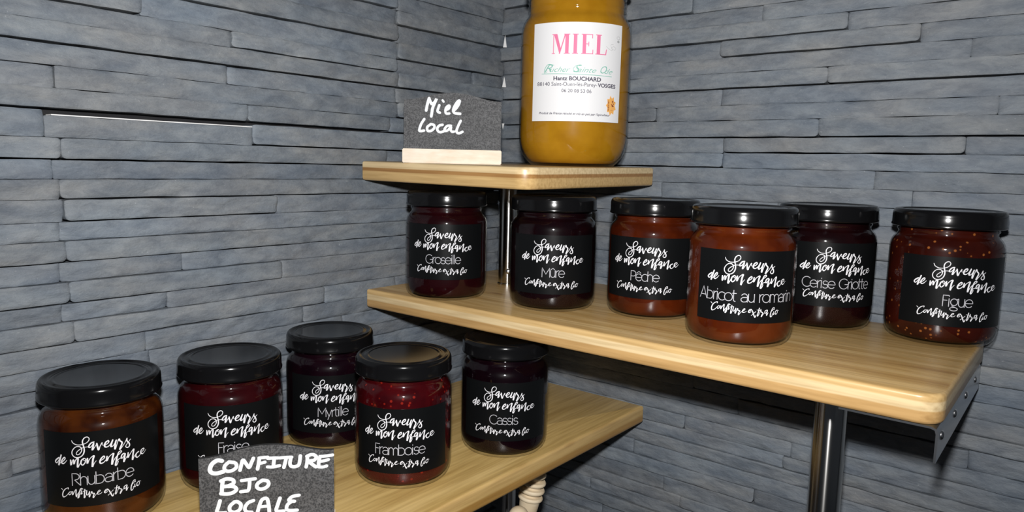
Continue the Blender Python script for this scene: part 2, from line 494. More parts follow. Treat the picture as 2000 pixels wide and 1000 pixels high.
S_ = -0.012
rows_right_raw = [
 (.2560, .2385, [(S_, .12, -1), (.121, 1.1, 1)]),
 (.2385, .2215, [(S_, .254, 2.4), (.258, 1.1, 1)]),
 (.2215, .2060, [(S_, .18, -1.8), (.181, .332, -.6), (.334, 1.1, .8)]),
 (.2060, .1893, [(S_, .413, 2.4), (.417, 1.1, 0)]),
 (.1893, .1725, [(S_, .290, -2.2), (.292, .474, 2.2), (.479, 1.1, -.5)]),
 (.1725, .1562, [(S_, .513, 0), (.519, 1.1, .6)]),
 (.1562, .1397, [(S_, .400, 1.3), (.402, 1.1, 2.2)]),
 (.1397, .1228, [(S_, .293, -1.4), (.295, 1.1, -1.4)]),
 (.1228, .1070, [(S_, .216, 1.6), (.220, .541, 0), (.543, 1.1, .6)]),
 (.1070, .0888, [(S_, .395, 1.4), (.397, 1.1, 1.6)]),
 (.0888, .0730, [(S_, .300, 1.0), (.301, .519, 1.4), (.522, 1.1, -1.6)]),
 (.0730, .0572, [(S_, .296, 1.6), (.301, 1.1, -.4)]),
 (.0572, .0400, [(S_, .45, -.6), (.451, 1.1, .6)]),
 (.0400, .0230, [(S_, .223, -2), (.230, .480, .2), (.484, 1.1, -2)]),
 (.0230, .0055, [(S_, .36, -.5), (.362, 1.1, .2)]),
 (.0055, -.0105, [(S_, .25, -2), (.252, 1.1, -2)]),
 (-.0105, -.0270, [(S_, .22, -.2), (.222, 1.1, -.2)]),
 (-.0270, -.0445, [(S_, .40, -2), (.402, 1.1, -1)]),
 (-.0445, -.0610, [(S_, .20, -.5), (.202, 1.1, -.2)]),
 (-.0610, -.0780, [(S_, .33, -2.2), (.332, 1.1, -1.4)]),
 (-.0780, -.0945, [(S_, .27, -.8), (.272, 1.1, 1.0)]),
 (-.0945, -.1115, [(S_, .39, -2), (.392, 1.1, -1.2)]),
 (-.1115, -.1285, [(S_, .22, 0), (.222, 1.1, 2)]),
 (-.1285, -.1450, [(S_, .31, -2), (.312, 1.1, -1.8)]),
 (-.1450, -.1605, [(S_, .26, 0), (.262, 1.1, .6)]),
 (-.1605, -.1755, [(S_, .37, -1), (.372, 1.1, -.8)]),
 (-.1755, -.1906, [(S_, .28, 0), (.282, 1.1, 1.2)]),
 (-.1906, -.2085, [(S_, .333, -.6), (.335, .546, 1), (.548, 1.1, -1)]),
 (-.2085, -.2238, [(S_, .42, .8), (.424, 1.1, -1)]),
 (-.2238, -.2407, [(S_, .269, 1.4), (.274, .392, -.4), (.393, 1.1, 0)]),
 (-.2407, -.2545, [(S_, .384, -1), (.386, 1.1, 1.6)]),
 (-.2545, -.2690, [(S_, .56, .5), (.562, 1.1, -1)]),
 (-.2690, -.2860, [(S_, .20, -1), (.21, 1.1, .8)]),
 (-.2860, -.3030, [(S_, .355, 1.6), (.358, 1.1, -1.5)]),
]
rows_right = rows_right_raw + generic(-.3030, -.455, S_, 1.1, [-1, 0, 1], 9)
upr = generic(.42, .256 + .012, S_, 1.1, [-1, 0, 1], 6)
upr[-1] = (upr[-1][0], .256, upr[-1][2])
rows_right = upr + rows_right

wl = link('wall_left', stone_wall('wall_left', LB, 'left', rows_left, (-1.1, E_), (-.60, .02)))
tag(wl, 'left wall clad in long grey split slate strips', None, None, 'structure')
wr = link('wall_right', stone_wall('wall_right', RB, 'right', rows_right, (S_, 1.1), (-.02, .66)))
tag(wr, 'right wall clad in long grey split slate strips', None, None, 'structure')

def box(V, F, x0, x1, y0, y1, z0, z1):
    b = len(V)
    V += [(x0, y0, z0), (x1, y0, z0), (x1, y1, z0), (x0, y1, z0), (x0, y0, z1), (x1, y0, z1), (x1, y1, z1), (x0, y1, z1)]
    F += [(b, b + 3, b + 2, b + 1), (b + 4, b + 5, b + 6, b + 7), (b, b + 1, b + 5, b + 4), (b + 1, b + 2, b + 6, b + 5), (b + 2, b + 3, b + 7, b + 6), (b + 3, b, b + 4, b + 7)]

# white raw edge showing in the open joint of the left wall
V = []; F = []
box(V, F, LB - .010, LB + .0008, yl_(-.523), yl_(-.335), zl_(.0848), zl_(.0856))
o = link('trim_1', mesh('trim_1', V, F, M_PLASTER, False)); tag(o, 'thin white raw edge in the open joint of the left wall', None, None, 'structure')
# flakes of white filler in the corner
V = []; F = []
for (pz, hw, hh, dn) in ((.214, .0028, .0078, 1), (.1625, .0030, .0068, 1), (.1050, .0022, .0040, -1)):
    b = len(V)
    pts = [(-.7, -1), (1, -1), (.55, .1), (.1, 1), (-.2, .2)] if dn > 0 else [(-.8, 1), (.8, 1), (.2, -.4), (0, -1)]
    c0 = Vector((LB + .0065, RB - .0065, pz))
    rr = Vector((.78, .625, 0))
    nn = Vector((.62, -.78, 0)) * .0015
    n = len(pts)
    for d in (nn, -nn):
        for (a, h) in pts:
            q = c0 + rr * (a * hw) + Vector((0, 0, h * hh)) + d
            V.append(tuple(q))
    F.append(tuple(range(b, b + n))); F.append(tuple(reversed(range(b + n, b + 2 * n))))
    for i in range(n):
        j = (i + 1) % n
        F.append((b + i, b + n + i, b + n + j, b + j))
o = link('trim_2', mesh('trim_2', V, F, M_PLASTER, False)); tag(o, 'flakes of white filler in the wall corner', None, None, 'structure')

# counter far below the frame that carries posts and cup
V = []; F = []
box(V, F, -.02, 1.1, -1.1, .02, -.50, -.455)
o = link('floor', mesh('floor', V, F, pm('dark_counter', (.05, .05, .055), .5), False)); tag(o, 'dark counter below the shelves', None, None, 'structure')

# ------------------------------------------------------------------ shelves
def shelf_mesh(name, x0, x1, y0, y1, t, corners, mat, r=.013, ed=.0028):
    """board with top face at z=0; corners = radii at (x0,y0),(x1,y0),(x1,y1),(x0,y1)"""
    def outline(inset):
        pts = []
        C = [((x0, y0), (1, 1), math.pi), ((x1, y0), (-1, 1), 1.5 * math.pi), ((x1, y1), (-1, -1), 0), ((x0, y1), (1, -1), .5 * math.pi)]
        for ((cx, cy), (sx, sy), a0), R in zip(C, corners):
            R = max(R, .0012)
            ox, oy = cx + sx * R, cy + sy * R
            rr = max(R - inset, .0002)
            for k in range(9):
                a = a0 + k / 8 * math.pi / 2
                pts.append((ox + rr * math.cos(a), oy + rr * math.sin(a)))
            if R - inset < .0002:
                pass
        return pts
    lv = [(ed, -t), (ed * .3, -t + ed * .3), (0, -t + ed), (0, -ed)]
    for k in range(1, 5):
        a = k / 4 * math.pi / 2
        lv.append((ed * (1 - math.cos(a)), -ed + ed * math.sin(a)))
    V = []; F = []
    rings = []
    for ins, z in lv:
        # corners with a tiny radius are inset as a square corner
        o_ = []
        for (px, py) in outline(0):
            qx = min(max(px, x0 + ins), x1 - ins); qy = min(max(py, y0 + ins), y1 - ins)
            o_.append((qx, qy))
        if ins > 0:
            o2 = outline(ins)
            big = [R > .004 for R in corners]
            o_ = [o2[i] if big[i // 9] else o_[i] for i in range(len(o_))]
        rings.append(list(range(len(V), len(V) + len(o_))))
        V += [(a, b, z) for a, b in o_]
    n = len(rings[0])
    for A, B in zip(rings[:-1], rings[1:]):
        for i in range(n):
            j = (i + 1) % n
            F.append((A[i], A[j], B[j], B[i]))
    F.append(tuple(reversed(rings[0]))); F.append(tuple(rings[-1]))
    return sharpen(mesh(name, V, F, mat), 50)

T = .0204
Z1, Z2, Z3 = .0549, -.0837, -.221
cL = (.70, .54, .31); cM = (.58, .39, .17); cD = (.36, .19, .065); cO = (.52, .32, .13)
w1 = wood_mat('bamboo_top_shelf', 'x', [(0, cM), (.36, cM), (.48, cM), (.53, cD), (.66, cD), (.70, cL), (1, cL)], -T, 0, (.50, .34, .15), (.62, .45, .22), (.36, .22, .08), 1.3)
w2 = wood_mat('bamboo_middle_shelf', 'x', [(0, cO), (.42, cO), (.47, (.69, .53, .30)), (.72, (.69, .53, .30)), (.77, cM), (1, cM)], -T, 0, (.58, .37, .14), (.76, .55, .27), (.40, .22, .07), 4.1)
w3 = wood_mat('bamboo_bottom_shelf', 'y', [(0, (.46, .26, .07)), (.4, (.46, .26, .07)), (.5, (.60, .40, .15)), (1, (.60, .41, .17))], -T, 0, (.60, .41, .15), (.74, .53, .22), (.46, .29, .09), 7.7)

s1 = link('shelf', shelf_mesh('top_shelf', 0, .2249, -.2311, -.0005, T, (.0005, .016, .0005, .0005), w1))
TILT_AX = Vector((.2249, .2306, 0)).normalized()       # the corner board leans a touch towards the room
TILT = math.radians(0.85)
s1.matrix_world = Matrix.Translation((0, 0, Z1 + .0010)) @ Matrix.Translation((0, -.2311, 0)) @ Matrix.Rotation(TILT, 4, TILT_AX) @ Matrix.Translation((0, .2311, 0))
tag(s1, 'short bamboo corner shelf at the top, carrying the honey jar', 'shelf')
def on_top(x, y):
    p = s1.matrix_world @ Vector((x, y, 0)); return p

s2 = empty('shelf', (0, 0, Z2)); tag(s2, 'long bamboo middle shelf along the right wall with six jam jars', 'shelf')
link('board', shelf_mesh('middle_board', 0, .5529, -.2252, -.0005, T, (.0005, .016, .016, .0005), w2), s2)
# steel angle screwed under the right-hand end
V = []; F = []
zz = -T - .0003
th = .0014
x1 = .5515
path = [(x1 - .060, zz), (x1 - .004, zz), (x1 - .0012, zz - .0012), (x1, zz - .004), (x1, zz - .0235)]
inn = [(x1 - .060, zz - th), (x1 - .0046, zz - th), (x1 - .0022, zz - .0022), (x1 - th, zz - .0046), (x1 - th, zz - .0235)]
loop = path + inn[::-1]
n = len(loop)
ya, yb = -.2225, -.006
for y in (ya, yb):
    V += [(a, y, b) for a, b in loop]
for i in range(n):
    j = (i + 1) % n
    F.append((i, j, n + j, n + i))
for i in range(4):
    F.append((i, i + 1, n - 2 - i, n - 1 - i)); F.append((n + i, n + n - 1 - i, n + n - 2 - i, n + i + 1))
fo = link('metal_flange', sharpen(mesh('metal_flange', V, F, M_STEEL), 30), s2); fo['label'] = 'polished steel angle under the right end'
bm = bmesh.new(); bm.from_mesh(fo.data); bmesh.ops.recalc_face_normals(bm, faces=bm.faces); bm.to_mesh(fo.data); bm.free()
scr = lathe('screw_head', [(0, 0), (.0034, 0), (.0033, .0006), (.0025, .0014), (.0012, .0018), (0, .0019)], M_SCREW, 20)
for y in (-.208, -.152, -.096, -.040):
    q = link('screw', scr, fo); q.location = (x1, y, zz - .0085); q.rotation_euler = (0, math.pi / 2, 0)

s3 = link('shelf', shelf_mesh('bottom_shelf', 0, .2265, -.62, -.0005, T, (.0005, .016, .0005, .0005), w3)); s3.location = (0, 0, Z3)
tag(s3, 'bamboo bottom shelf along the left wall with five jam jars', 'shelf')

# ------------------------------------------------------------------ chrome posts
def post(x, y, z0, z1, r, label, screw=False):
    t = empty('chrome_post', (x, y, z0)); tag(t, label, 'post', None)
    h = z1 - z0
    link('tube', lathe('post_tube', [(0, 0), (r * .98, 0), (r, .0006), (r, h - .0006), (r * .98, h), (0, h)], M_CHROME, 48), t)
    link('base_ring', lathe('post_ring', [(r + .0002, 0), (r + .0012, 0), (r + .0012, .0018), (r + .0002, .0018)], M_CHROME, 48), t)
    if screw:
        q = link('screw', scr, t); a = math.radians(-44)
        q.location = (r * math.cos(a), r * math.sin(a), .0165); q.rotation_euler = (0, math.pi / 2, a)
    return t
post(.4590, -.110, -.455, Z2 - T - .0022, .0131, 'thick polished chrome post under the right half of the middle shelf')
post(.0863, -.0862, Z2, Z1 - T - .0025, .0105, 'slim chrome post between top and middle shelves, screw at its foot', True)
post(.1085, -.105, -.455, Z3 - T, .0100, 'slim chrome post under the bottom shelf beside the wooden dippers')

# ------------------------------------------------------------------ lettering: thin geometric names
def arc(cx, cy, rx, ry, a0, a1, n=18):
    return [(cx + rx * math.cos(math.radians(a0 + (a1 - a0) * k / n)), cy + ry * math.sin(math.radians(a0 + (a1 - a0) * k / n))) for k in range(n + 1)]
o_ = [arc(.47, .5, .47, .5, 0, 360, 32)]
G = {
 'o': (.94, o_),
 'e': (.92, [[(.04, .5), (.90, .5)] + arc(.47, .5, .45, .5, 0, 318, 28)]),
 'c': (.80, [arc(.47, .5, .47, .5, 48, 312, 24)]),
 's': (.70, [arc(.36, .74, .28, .26, 30, 250, 14) + arc(.36, .26, .32, .26, 80, -155, 16)]),
 'r': (.46, [[(.08, 0), (.08, 1)], arc(.48, .55, .40, .45, 180, 85, 10)]),
 'n': (.80, [[(.08, 0), (.08, 1)], arc(.42, .6, .34, .4, 180, 0, 16) + [(.76, 0)]]),
 'm': (1.32, [[(.08, 0), (.08, 1)], arc(.38, .64, .30, .36, 180, 0, 14) + [(.68, 0)], arc(.98, .64, .30, .36, 180, 0, 14) + [(1.28, 0)]]),
 'h': (.80, [[(.08, 0), (.08, 1.42)], arc(.42, .6, .34, .4, 180, 0, 16) + [(.76, 0)]]),
 'u': (.84, [[(.08, 1), (.08, .42)] + arc(.42, .42, .34, .42, 180, 360, 16) + [(.76, 1)], [(.76, 1), (.76, 0)]]),
 'b': (.92, [[(.08, 1.42), (.08, 0)] + [(.45, 0)] + arc(.45, .5, .43, .5, -90, 90, 18) + [(.08, .98)]]),
 'a': (.86, [arc(.44, .62, .36, .38, 150, 0, 14) + [(.80, 0)], [(.80, .56), (.42, .56)] + arc(.40, .28, .34, .28, 90, 270, 14) + [(.62, .03), (.80, .18)]]),
 'i': (.24, [[(.10, 0), (.10, .98)], [(.10, 1.27), (.10, 1.34)]]),
 'l': (.22, [[(.10, 0), (.10, 1.42)]]),
 't': (.48, [[(.16, 1.35), (.16, .22)] + arc(.34, .2, .18, .2, 180, 280, 8), [(.02, .97), (.46, .97)]]),
 'g': (.86, [arc(.44, .58, .38, .42, 0, 360, 28), arc(.44, -.30, .42, .22, 0, 360, 24), [(.25, .20), (.22, .05), (.45, -.02), (.62, -.09)], [(.72, .88), (.86, 1.0)]]),
 'y': (.80, [[(.04, 1), (.42, .05)], [(.80, 1), (.24, -.42)]]),
 'F': (.66, [[(.08, 0), (.08, 1.38), (.70, 1.38)], [(.08, .76), (.52, .76)]]),
 'G': (1.22, [arc(.66, .69, .62, .69, 48, 345, 28) + [(1.26, .62), (.80, .62)]]),
 'M': (1.30, [[(.08, 0), (.10, 1.38), (.66, .42), (1.22, 1.38), (1.24, 0)]]),
 'P': (.84, [[(.08, 0), (.08, 1.38), (.42, 1.38)] + arc(.42, 1.00, .42, .38, 90, -90, 16) + [(.08, .62)]]),
 'A': (1.06, [[(.0, 0), (.52, 1.42), (1.04, 0)], [(.20, .42), (.84, .42)]]),
 'C': (1.14, [arc(.66, .69, .64, .69, 48, 312, 28)]),
 'R': (.92, [[(.08, 0), (.08, 1.38), (.44, 1.38)] + arc(.44, 1.02, .42, .36, 90, -90, 16) + [(.34, .64), (.94, 0)]]),
 ' ': (.52, []),
}
G['û'] = (G['u'][0], G['u'][1] + [[(.16, 1.14), (.42, 1.36), (.68, 1.14)]])
G['ê'] = (G['e'][0], G['e'][1] + [[(.20, 1.14), (.47, 1.36), (.74, 1.14)]])
def name_ink(ink, word, z0, xh, w, maxw=None, cx=0.0):
    tot = sum(G[c][0] for c in word) * .97
    k = xh
    if maxw and tot * k > maxw: k = maxw / tot
    x = -tot * k / 2 + cx
    for c in word:
        adv, st = G[c]
        for pl in st:
            pts = []
            for (a, b), (a2, b2) in zip(pl[:-1], pl[1:]):
                m_ = max(1, int(math.hypot((a2 - a) * k, (b2 - b) * xh) / .0022))
                for q in range(m_):
                    pts.append((x + (a + (a2 - a) * q / m_) * k, z0 + (b + (b2 - b) * q / m_) * xh, w))
            a, b = pl[-1]; pts.append((x + a * k, z0 + b * xh, w))
            ink.stroke(pts, smooth=False, cap=len(pts) > 1)
        x += adv * k * .97

SCRIPT_LETTERING = """-200,665,5 -193,649,7 -177,637,7 -156,631,7 -129,633,7 -103,643,6 -88,658,7 -84,673,7 -92,685,7 -105,686,8 -119,676,9 -127,659,10 -127,641,11 -122,618,11 -119,599,11 -121,575,11 -131,554,9 -149,540,9 -172,537,8 -191,546,8 -202,565,8 -200,587,8 -187,607,7 -170,619,7 -151,619,8 -138,609,9 -135,591,8 -143,573,7 -156,560,7 -168,559,7 -173,569,6 -165,583,6 -149,596,6 -129,608,5 -110,612,5 -88,612,5
-55,644,11 -72,639,12 -85,624,12 -89,610,12 -80,607,8 -68,618,7 -56,636,9 -61,614,14 -67,586,14 -52,605,6 -37,628,7
-37,631,12 -34,608,14 -28,581,14 -18,605,7 -3,632,8 -4,614,4 10,610,5 28,616,7 39,629,9 35,638,11 21,631,12 12,614,14 13,597,13 28,593,9 45,605,6 59,627,8
64,637,12 55,611,14 51,591,14 63,591,7 79,612,7 88,633,12 80,606,14 76,564,14 85,582,7 97,617,7 106,634,12 111,619,12 125,602,13 117,578,14 108,554,15 122,567,6 145,597,6 159,624,7
160,624,8 159,605,11 173,583,12 175,562,10 161,553,9 148,564,7 156,579,6 173,600,6 186,611,4
-304,534,12 -328,516,13 -335,501,12 -323,494,10 -306,514,7 -291,541,9 -283,558,12 -298,512,15 -308,478,14 -296,494,6 -280,503,6 -264,516,8 -254,531,9 -260,539,11 -276,522,12 -284,502,13 -274,491,12 -258,499,7 -242,518,3
-214,520,11 -213,483,14 -202,513,7 -193,521,11 -192,490,13 -180,519,7 -163,533,13 -166,501,15 -168,465,14 -156,482,7 -143,507,7
-123,529,9 -139,517,12 -145,493,12 -134,479,10 -118,496,9 -112,519,7 -123,531,7 -129,523,6 -119,510,5 -103,522,5
-101,527,12 -103,489,14 -91,514,7 -74,534,7 -58,541,12 -66,515,15 -72,460,14 -61,482,6 -46,502,4
-24,495,7 -4,505,7 7,517,9 3,528,11 -13,515,12 -23,492,14 -18,477,12 0,481,8 15,497,7
23,522,11 20,488,14 34,513,7 50,528,7 66,534,12 58,504,15 52,453,14 63,477,7 79,502,7 102,520,7 117,533,8 114,542,9 99,534,10 89,508,12 81,475,14 75,441,14 86,448,8 93,467,7 86,475,6 99,483,6 114,488,6
135,516,11 120,509,11 114,488,11 122,484,9 134,499,7 142,513,11 136,482,14 131,452,14 143,471,6 160,495,6
163,512,11 160,476,13 174,495,7 191,516,7 205,527,12 199,497,14 192,448,14 203,466,6 221,486,6
242,495,9 223,486,12 218,466,12 229,454,10 248,463,6 258,477,5 277,488,6 287,499,8 279,506,9 262,497,11 258,477,11 273,466,9 290,476,4 301,489,2
-296,302,8 -285,292,5
-243,300,7 -241,310,8 -262,302,9 -281,281,12 -289,256,14 -283,239,12 -262,248,7 -242,269,5
-229,282,7 -241,269,9 -237,257,9 -224,266,8 -222,281,7 -212,278,4
-211,281,11 -213,257,11 -202,276,7 -187,298,10 -189,268,12 -187,242,12 -178,263,6 -154,293,6 -146,304,7 -156,302,8 -164,281,11 -171,253,12 -177,232,12 -166,244,6 -164,258,6 -154,267,5
-151,287,9 -154,260,11 -145,270,5
-143,301,7 -141,298,7
-128,295,10 -132,264,12 -134,230,12 -125,248,6
-142,280,5 -114,287,5
-116,281,10 -119,255,11 -109,253,7 -97,277,9 -101,253,11 -101,234,11 -91,257,6 -84,274,11 -81,260,9 -68,258,10 -75,241,11 -76,225,11 -63,242,5 -51,255,5 -35,265,6 -30,275,7 -39,274,8 -49,257,10 -44,247,9 -28,250,5 -19,258,2
-4,257,6 13,266,7 15,274,7 4,271,9 -4,256,11 2,248,9 16,256,5
16,275,7 26,260,11 36,235,13 47,212,12 56,232,4
52,258,6 36,242,5 19,226,6
78,285,10 71,252,12 66,222,12 77,236,5 90,267,7
60,270,5 88,267,5
90,274,10 94,256,10 107,248,9 101,232,11 96,217,11 109,234,5 120,248,4
141,270,8 125,262,9 126,245,9 136,250,6 145,269,9 141,246,11 139,227,11 152,248,3
172,253,5 193,269,6 206,285,7 193,286,8 181,265,11 172,237,12 174,215,11 187,223,7 190,240,6 198,234,4
201,255,8 199,232,10 211,242,4
204,275,7 206,271,7
229,265,6 216,254,9 220,234,9 233,240,7 237,256,6 228,267,6 247,261,2"""

# ------------------------------------------------------------------ jam jars
R_J, H_J = .0425, .1101
glass_me = lathe('jar_glass', [(0, .0018), (.026, .0016), (.031, .0002), (.0352, 0), (.0380, .0016), (.0402, .0045), (.0417, .0088), (.0424, .0140), (R_J, .0165),
    (R_J, .0775), (.0423, .0800), (.0416, .0830), (.0402, .0856), (.0384, .0876), (.0371, .0890), (.0366, .0903), (.0366, .0916), (.0375, .0926), (.0377, .0934), (.0370, .0944), (.0366, .0956), (.0366, .1070)], M_GLASS, 96, 60)
lid_me = lathe('jar_lid', [(.0390, .0962), (.0415, .0956), (.0424, .0962), (.0426, .0972), (.0420, .0984), (.0420, .1050), (.0418, .1070), (.0412, .1086), (.0402, .1098), (.0392, .1101), (.0382, .1099),
    (.0370, .1090), (.0358, .1087), (.0340, .1088), (.0328, .1094), (.0310, .1095), (.0304, .1091), (.0296, .1090), (0, .1090)], M_LID, 96, 50)
jam_prof = [(0, .0032), (.0300, .0030), (.0350, .0034), (.0380, .0052), (.0400, .0084), (.0412, .0125), (.0416, .0165), (.0417, .0200), (.0417, .0775), (.0414, .0800), (.0406, .0828), (.0391, .0853), (.0373, .0872), (.0361, .0886), (.0355, .0902), (.0354, .0955), (0, .0955)]
label_hw = .0450
def label_mesh(name, phi, R=.04268, hw=.0450, z0=.0163, z1=.0724, mat=None, rise=0.0):
    n = 48; V = []; F = []
    for ring, (zz_, rr) in enumerate(((z0, R - .00012), (z0, R), (z1, R), (z1, R - .00012))):
        for k in range(n + 1):
            s_ = -hw + 2 * hw * k / n
            a = phi + s_ / R
            V.append((rr * math.cos(a), rr * math.sin(a), zz_ + rise * s_))
    m_ = n + 1
    for q in range(3):
        for k in range(n):
            F.append((q * m_ + k, q * m_ + k + 1, (q + 1) * m_ + k + 1, (q + 1) * m_ + k))
    return sharpen(mesh(name, V, F, mat), 30)

jars = [  # word, x, y, shelf z, text offset deg, rise, jam colours, label
 ('Groseille', .0841, -.1872, Z2, -3.6, 0, dict(col=srgb(26, 4, 7), col2=srgb(36, 6, 9)), 'dark red jam jar labelled Groseille, leftmost on the middle shelf'),
 ('Mûre', .1987, -.1535, Z2, 1, 0, dict(col=srgb(13, 3, 6), col2=srgb(22, 5, 8)), 'almost black jam jar labelled Mûre, second from left on the middle shelf'),
 ('Pêche', .2892, -.1150, Z2, -10.8, 0, dict(col=srgb(58, 17, 4), col2=srgb(80, 29, 7), sss=.0), 'orange brown jam jar labelled Pêche, behind and left of the apricot jar'),
 ('Abricot au romarin', .3926, -.1583, Z2, 9, 0, dict(col=srgb(66, 21, 5), col2=srgb(90, 36, 9), sss=.0), 'amber jam jar labelled Abricot au romarin, frontmost on the middle shelf'),
 ('Cerise Griotte', .4259, -.0420, Z2, 12.5, 0, dict(col=srgb(17, 4, 6), col2=srgb(28, 7, 8)), 'near black cherry jam jar labelled Cerise Griotte, behind the apricot jar'),
 ('Figue', .5203, -.0331, Z2, 16.5, 0, dict(col=srgb(40, 9, 5), col2=srgb(56, 16, 8), seeds=srgb(140, 82, 38), seed_scale=270, dens=.30), 'seedy brown jam jar labelled Figue at the right end of the middle shelf'),
 ('Rhubarbe', .0319, -.5134, Z3, 3, .015, dict(col=srgb(38, 12, 4), col2=srgb(82, 40, 9)), 'amber brown jam jar labelled Rhubarbe, leftmost on the bottom shelf'),
 ('Fraise', .0493, -.4161, Z3, 5, 0, dict(col=srgb(36, 4, 7), col2=srgb(50, 7, 10)), 'deep red jam jar labelled Fraise, behind the lower chalkboard sign'),
 ('Myrtille', .0362, -.3016, Z3, 6, 0, dict(col=srgb(13, 3, 9), col2=srgb(24, 6, 14)), 'black purple jam jar labelled Myrtille, behind the raspberry jar'),
 ('Framboise', .1532, -.3112, Z3, -1, 0, dict(col=srgb(46, 3, 7), col2=srgb(70, 6, 10), seeds=srgb(130, 30, 20), seed_scale=240, dens=.42), 'bright red seedy jam jar labelled Framboise, frontmost on the bottom shelf'),
 ('Cassis', .1784, -.2001, Z3, 1, 0, dict(col=srgb(10, 2, 6), col2=srgb(18, 4, 10)), 'black jam jar labelled Cassis, rightmost on the bottom shelf'),
]
LABEL_AT = {'Groseille': (6.0, -3.4), 'Mûre': (1.8, 2.2), 'Pêche': (3.8, -7.8), 'Abricot au romarin': (5.1, 10.7), 'Cerise Griotte': (5.9, 18.4), 'Figue': (1.6, 17.3), 'Rhubarbe': (6.6, -1), 'Fraise': (5.3, 2.2), 'Myrtille': (2.7, 3.8), 'Framboise': (0.3, -3), 'Cassis': (2.7, 0.9)}      # how high (mm) and how far round (deg) each label was stuck on
for (word, jx, jy, jz, off, rise, jm, lab) in jars:
    dz, off = LABEL_AT[word]; dz /= 1000.0
    phi0 = math.atan2(CAM.y - jy, CAM.x - jx)
    root = empty('jam_jar', (jx, jy, jz)); tag(root, lab, 'jam jar', 'small jam jars with black lids and black labels')
    link('glass', glass_me, root)
    link('jam', lathe('jam', jam_prof, jam_mat('jam_' + word.split()[0].lower(), **jm), 72, 60), root)
    link('lid', lid_me, root)
    pc = phi0 + math.radians(off)
    hw = .0430 if word in ('Abricot au romarin',) else .0450
    lb = link('label', label_mesh('label', pc, hw=hw, z0=.0163 + dz, z1=.0724 + dz, mat=M_LABEL, rise=rise), root)
    ink = Ink()
    for ln in SCRIPT_LETTERING.strip().split('\n'):
        pts = [[float(v) * 1e-4 for v in t.split(',')] for t in ln.split()]
        kw = .77 if pts[0][1] > .031 else .62
        ink.stroke([(a, z_, max(w_ * kw, .00028)) for a, z_, w_ in pts], sub=4)
    fn = cyl(.04282, pc)
    g = (lambda f_, r_, z_: (lambda a, b, d=0: f_(a, b + z_ + r_ * a, d)))(fn, rise, dz)
    lo = link('brush_lettering', ink.lay('brush_lettering', g, M_WHITE), lb)
    ink = Ink()
    name_ink(ink, word, .0328, .0064, .00054, .0800, -.001)
    link('name_lettering', ink.lay('name_lettering', g, M_GREY_INK), lb)

# ------------------------------------------------------------------ honey jar
RH = .0577
hx, hy = .1735, -.0880
hp_ = on_top(hx, hy)
hroot = empty('honey_jar', hp_); tag(hroot, 'large honey jar with white label on the top shelf', 'honey jar')
hroot.rotation_mode = 'QUATERNION'
hroot.rotation_quaternion = Matrix.Rotation(TILT, 4, TILT_AX).to_quaternion()
link('glass', lathe('honey_glass', [(0, .0025), (.034, .0018), (.0395, .0), (.0440, .0006), (.0480, .0045), (.0525, .0100), (.0555, .0165), (.0570, .0240), (RH, .0320), (RH, .1340), (.0571, .1400), (.0555, .1455), (.0528, .1500), (.0508, .1525), (.0500, .1545), (.0512, .1565), (.0512, .1580), (.0500, .1600), (.0512, .1620), (.0500, .1650), (.0512, .1668), (.0500, .1690), (.0512, .1710), (.0500, .1735), (.0500, .1850)], M_GLASS, 96, 60), hroot)
mh = jam_mat('honey', (.34, .155, .006, 1), (.42, .205, .010, 1), sss=0)
link('honey', lathe('honey', [(0, .0035), (.039, .0030), (.0435, .0040), (.0475, .0075), (.0515, .0130), (.0542, .0190), (.0557, .0260), (.0562, .0330), (.0562, .1340), (.0556, .1395), (.0541, .1448), (.0515, .1492), (.0495, .1520), (.0486, .1545), (.0486, .1690), (0, .1695)], mh, 96, 60), hroot)
link('lid', lathe('honey_lid', [(.0514, .1752), (.0545, .1746), (.0552, .1760), (.0546, .1780), (.0546, .1880), (.0530, .1905), (.0500, .1905), (.0480, .1895), (0, .1895)], M_LID, 96, 50), hroot)
hphi = math.atan2(CAM.y - hy, CAM.x - hx)
RL = RH + .0004
M_PAPER = pm('white_paper', (.80, .80, .81), .55)
def hpx(px, py):
    return RL * math.asin(max(-.98, min(.98, (px - 1119.5) / 105.0))), (322.3 - py) * .00055
s0, z0 = hpx(1044, 241); s1_, z1_ = hpx(1201, 68.5)
hl = link('label', label_mesh('honey_label', hphi + (s0 + s1_) / 2 / RL, R=RL, hw=(s1_ - s0) / 2, z0=z0, z1=z1_, mat=M_PAPER), hroot); hl['label'] = 'white paper honey label'
def honey_ink(name, build, mat, dr=.0002):
    ink = Ink(); build(ink)
    f_ = cyl(RL + dr, hphi)
    return link(name, ink.lay(name, lambda a, b, d=0: f_(*hpx(a, b), d), mat), hl)
M_PINK = pm('pink_ink', srgb(228, 120, 158), .6); M_TEAL = pm('green_ink', srgb(128, 186, 170), .6); M_DARK = pm('dark_ink', srgb(62, 58, 78), .6)
def rect(ink, x0, y0, x1, y1): ink.poly([(x0, y1), (x1, y1), (x1, y0), (x0, y0)])
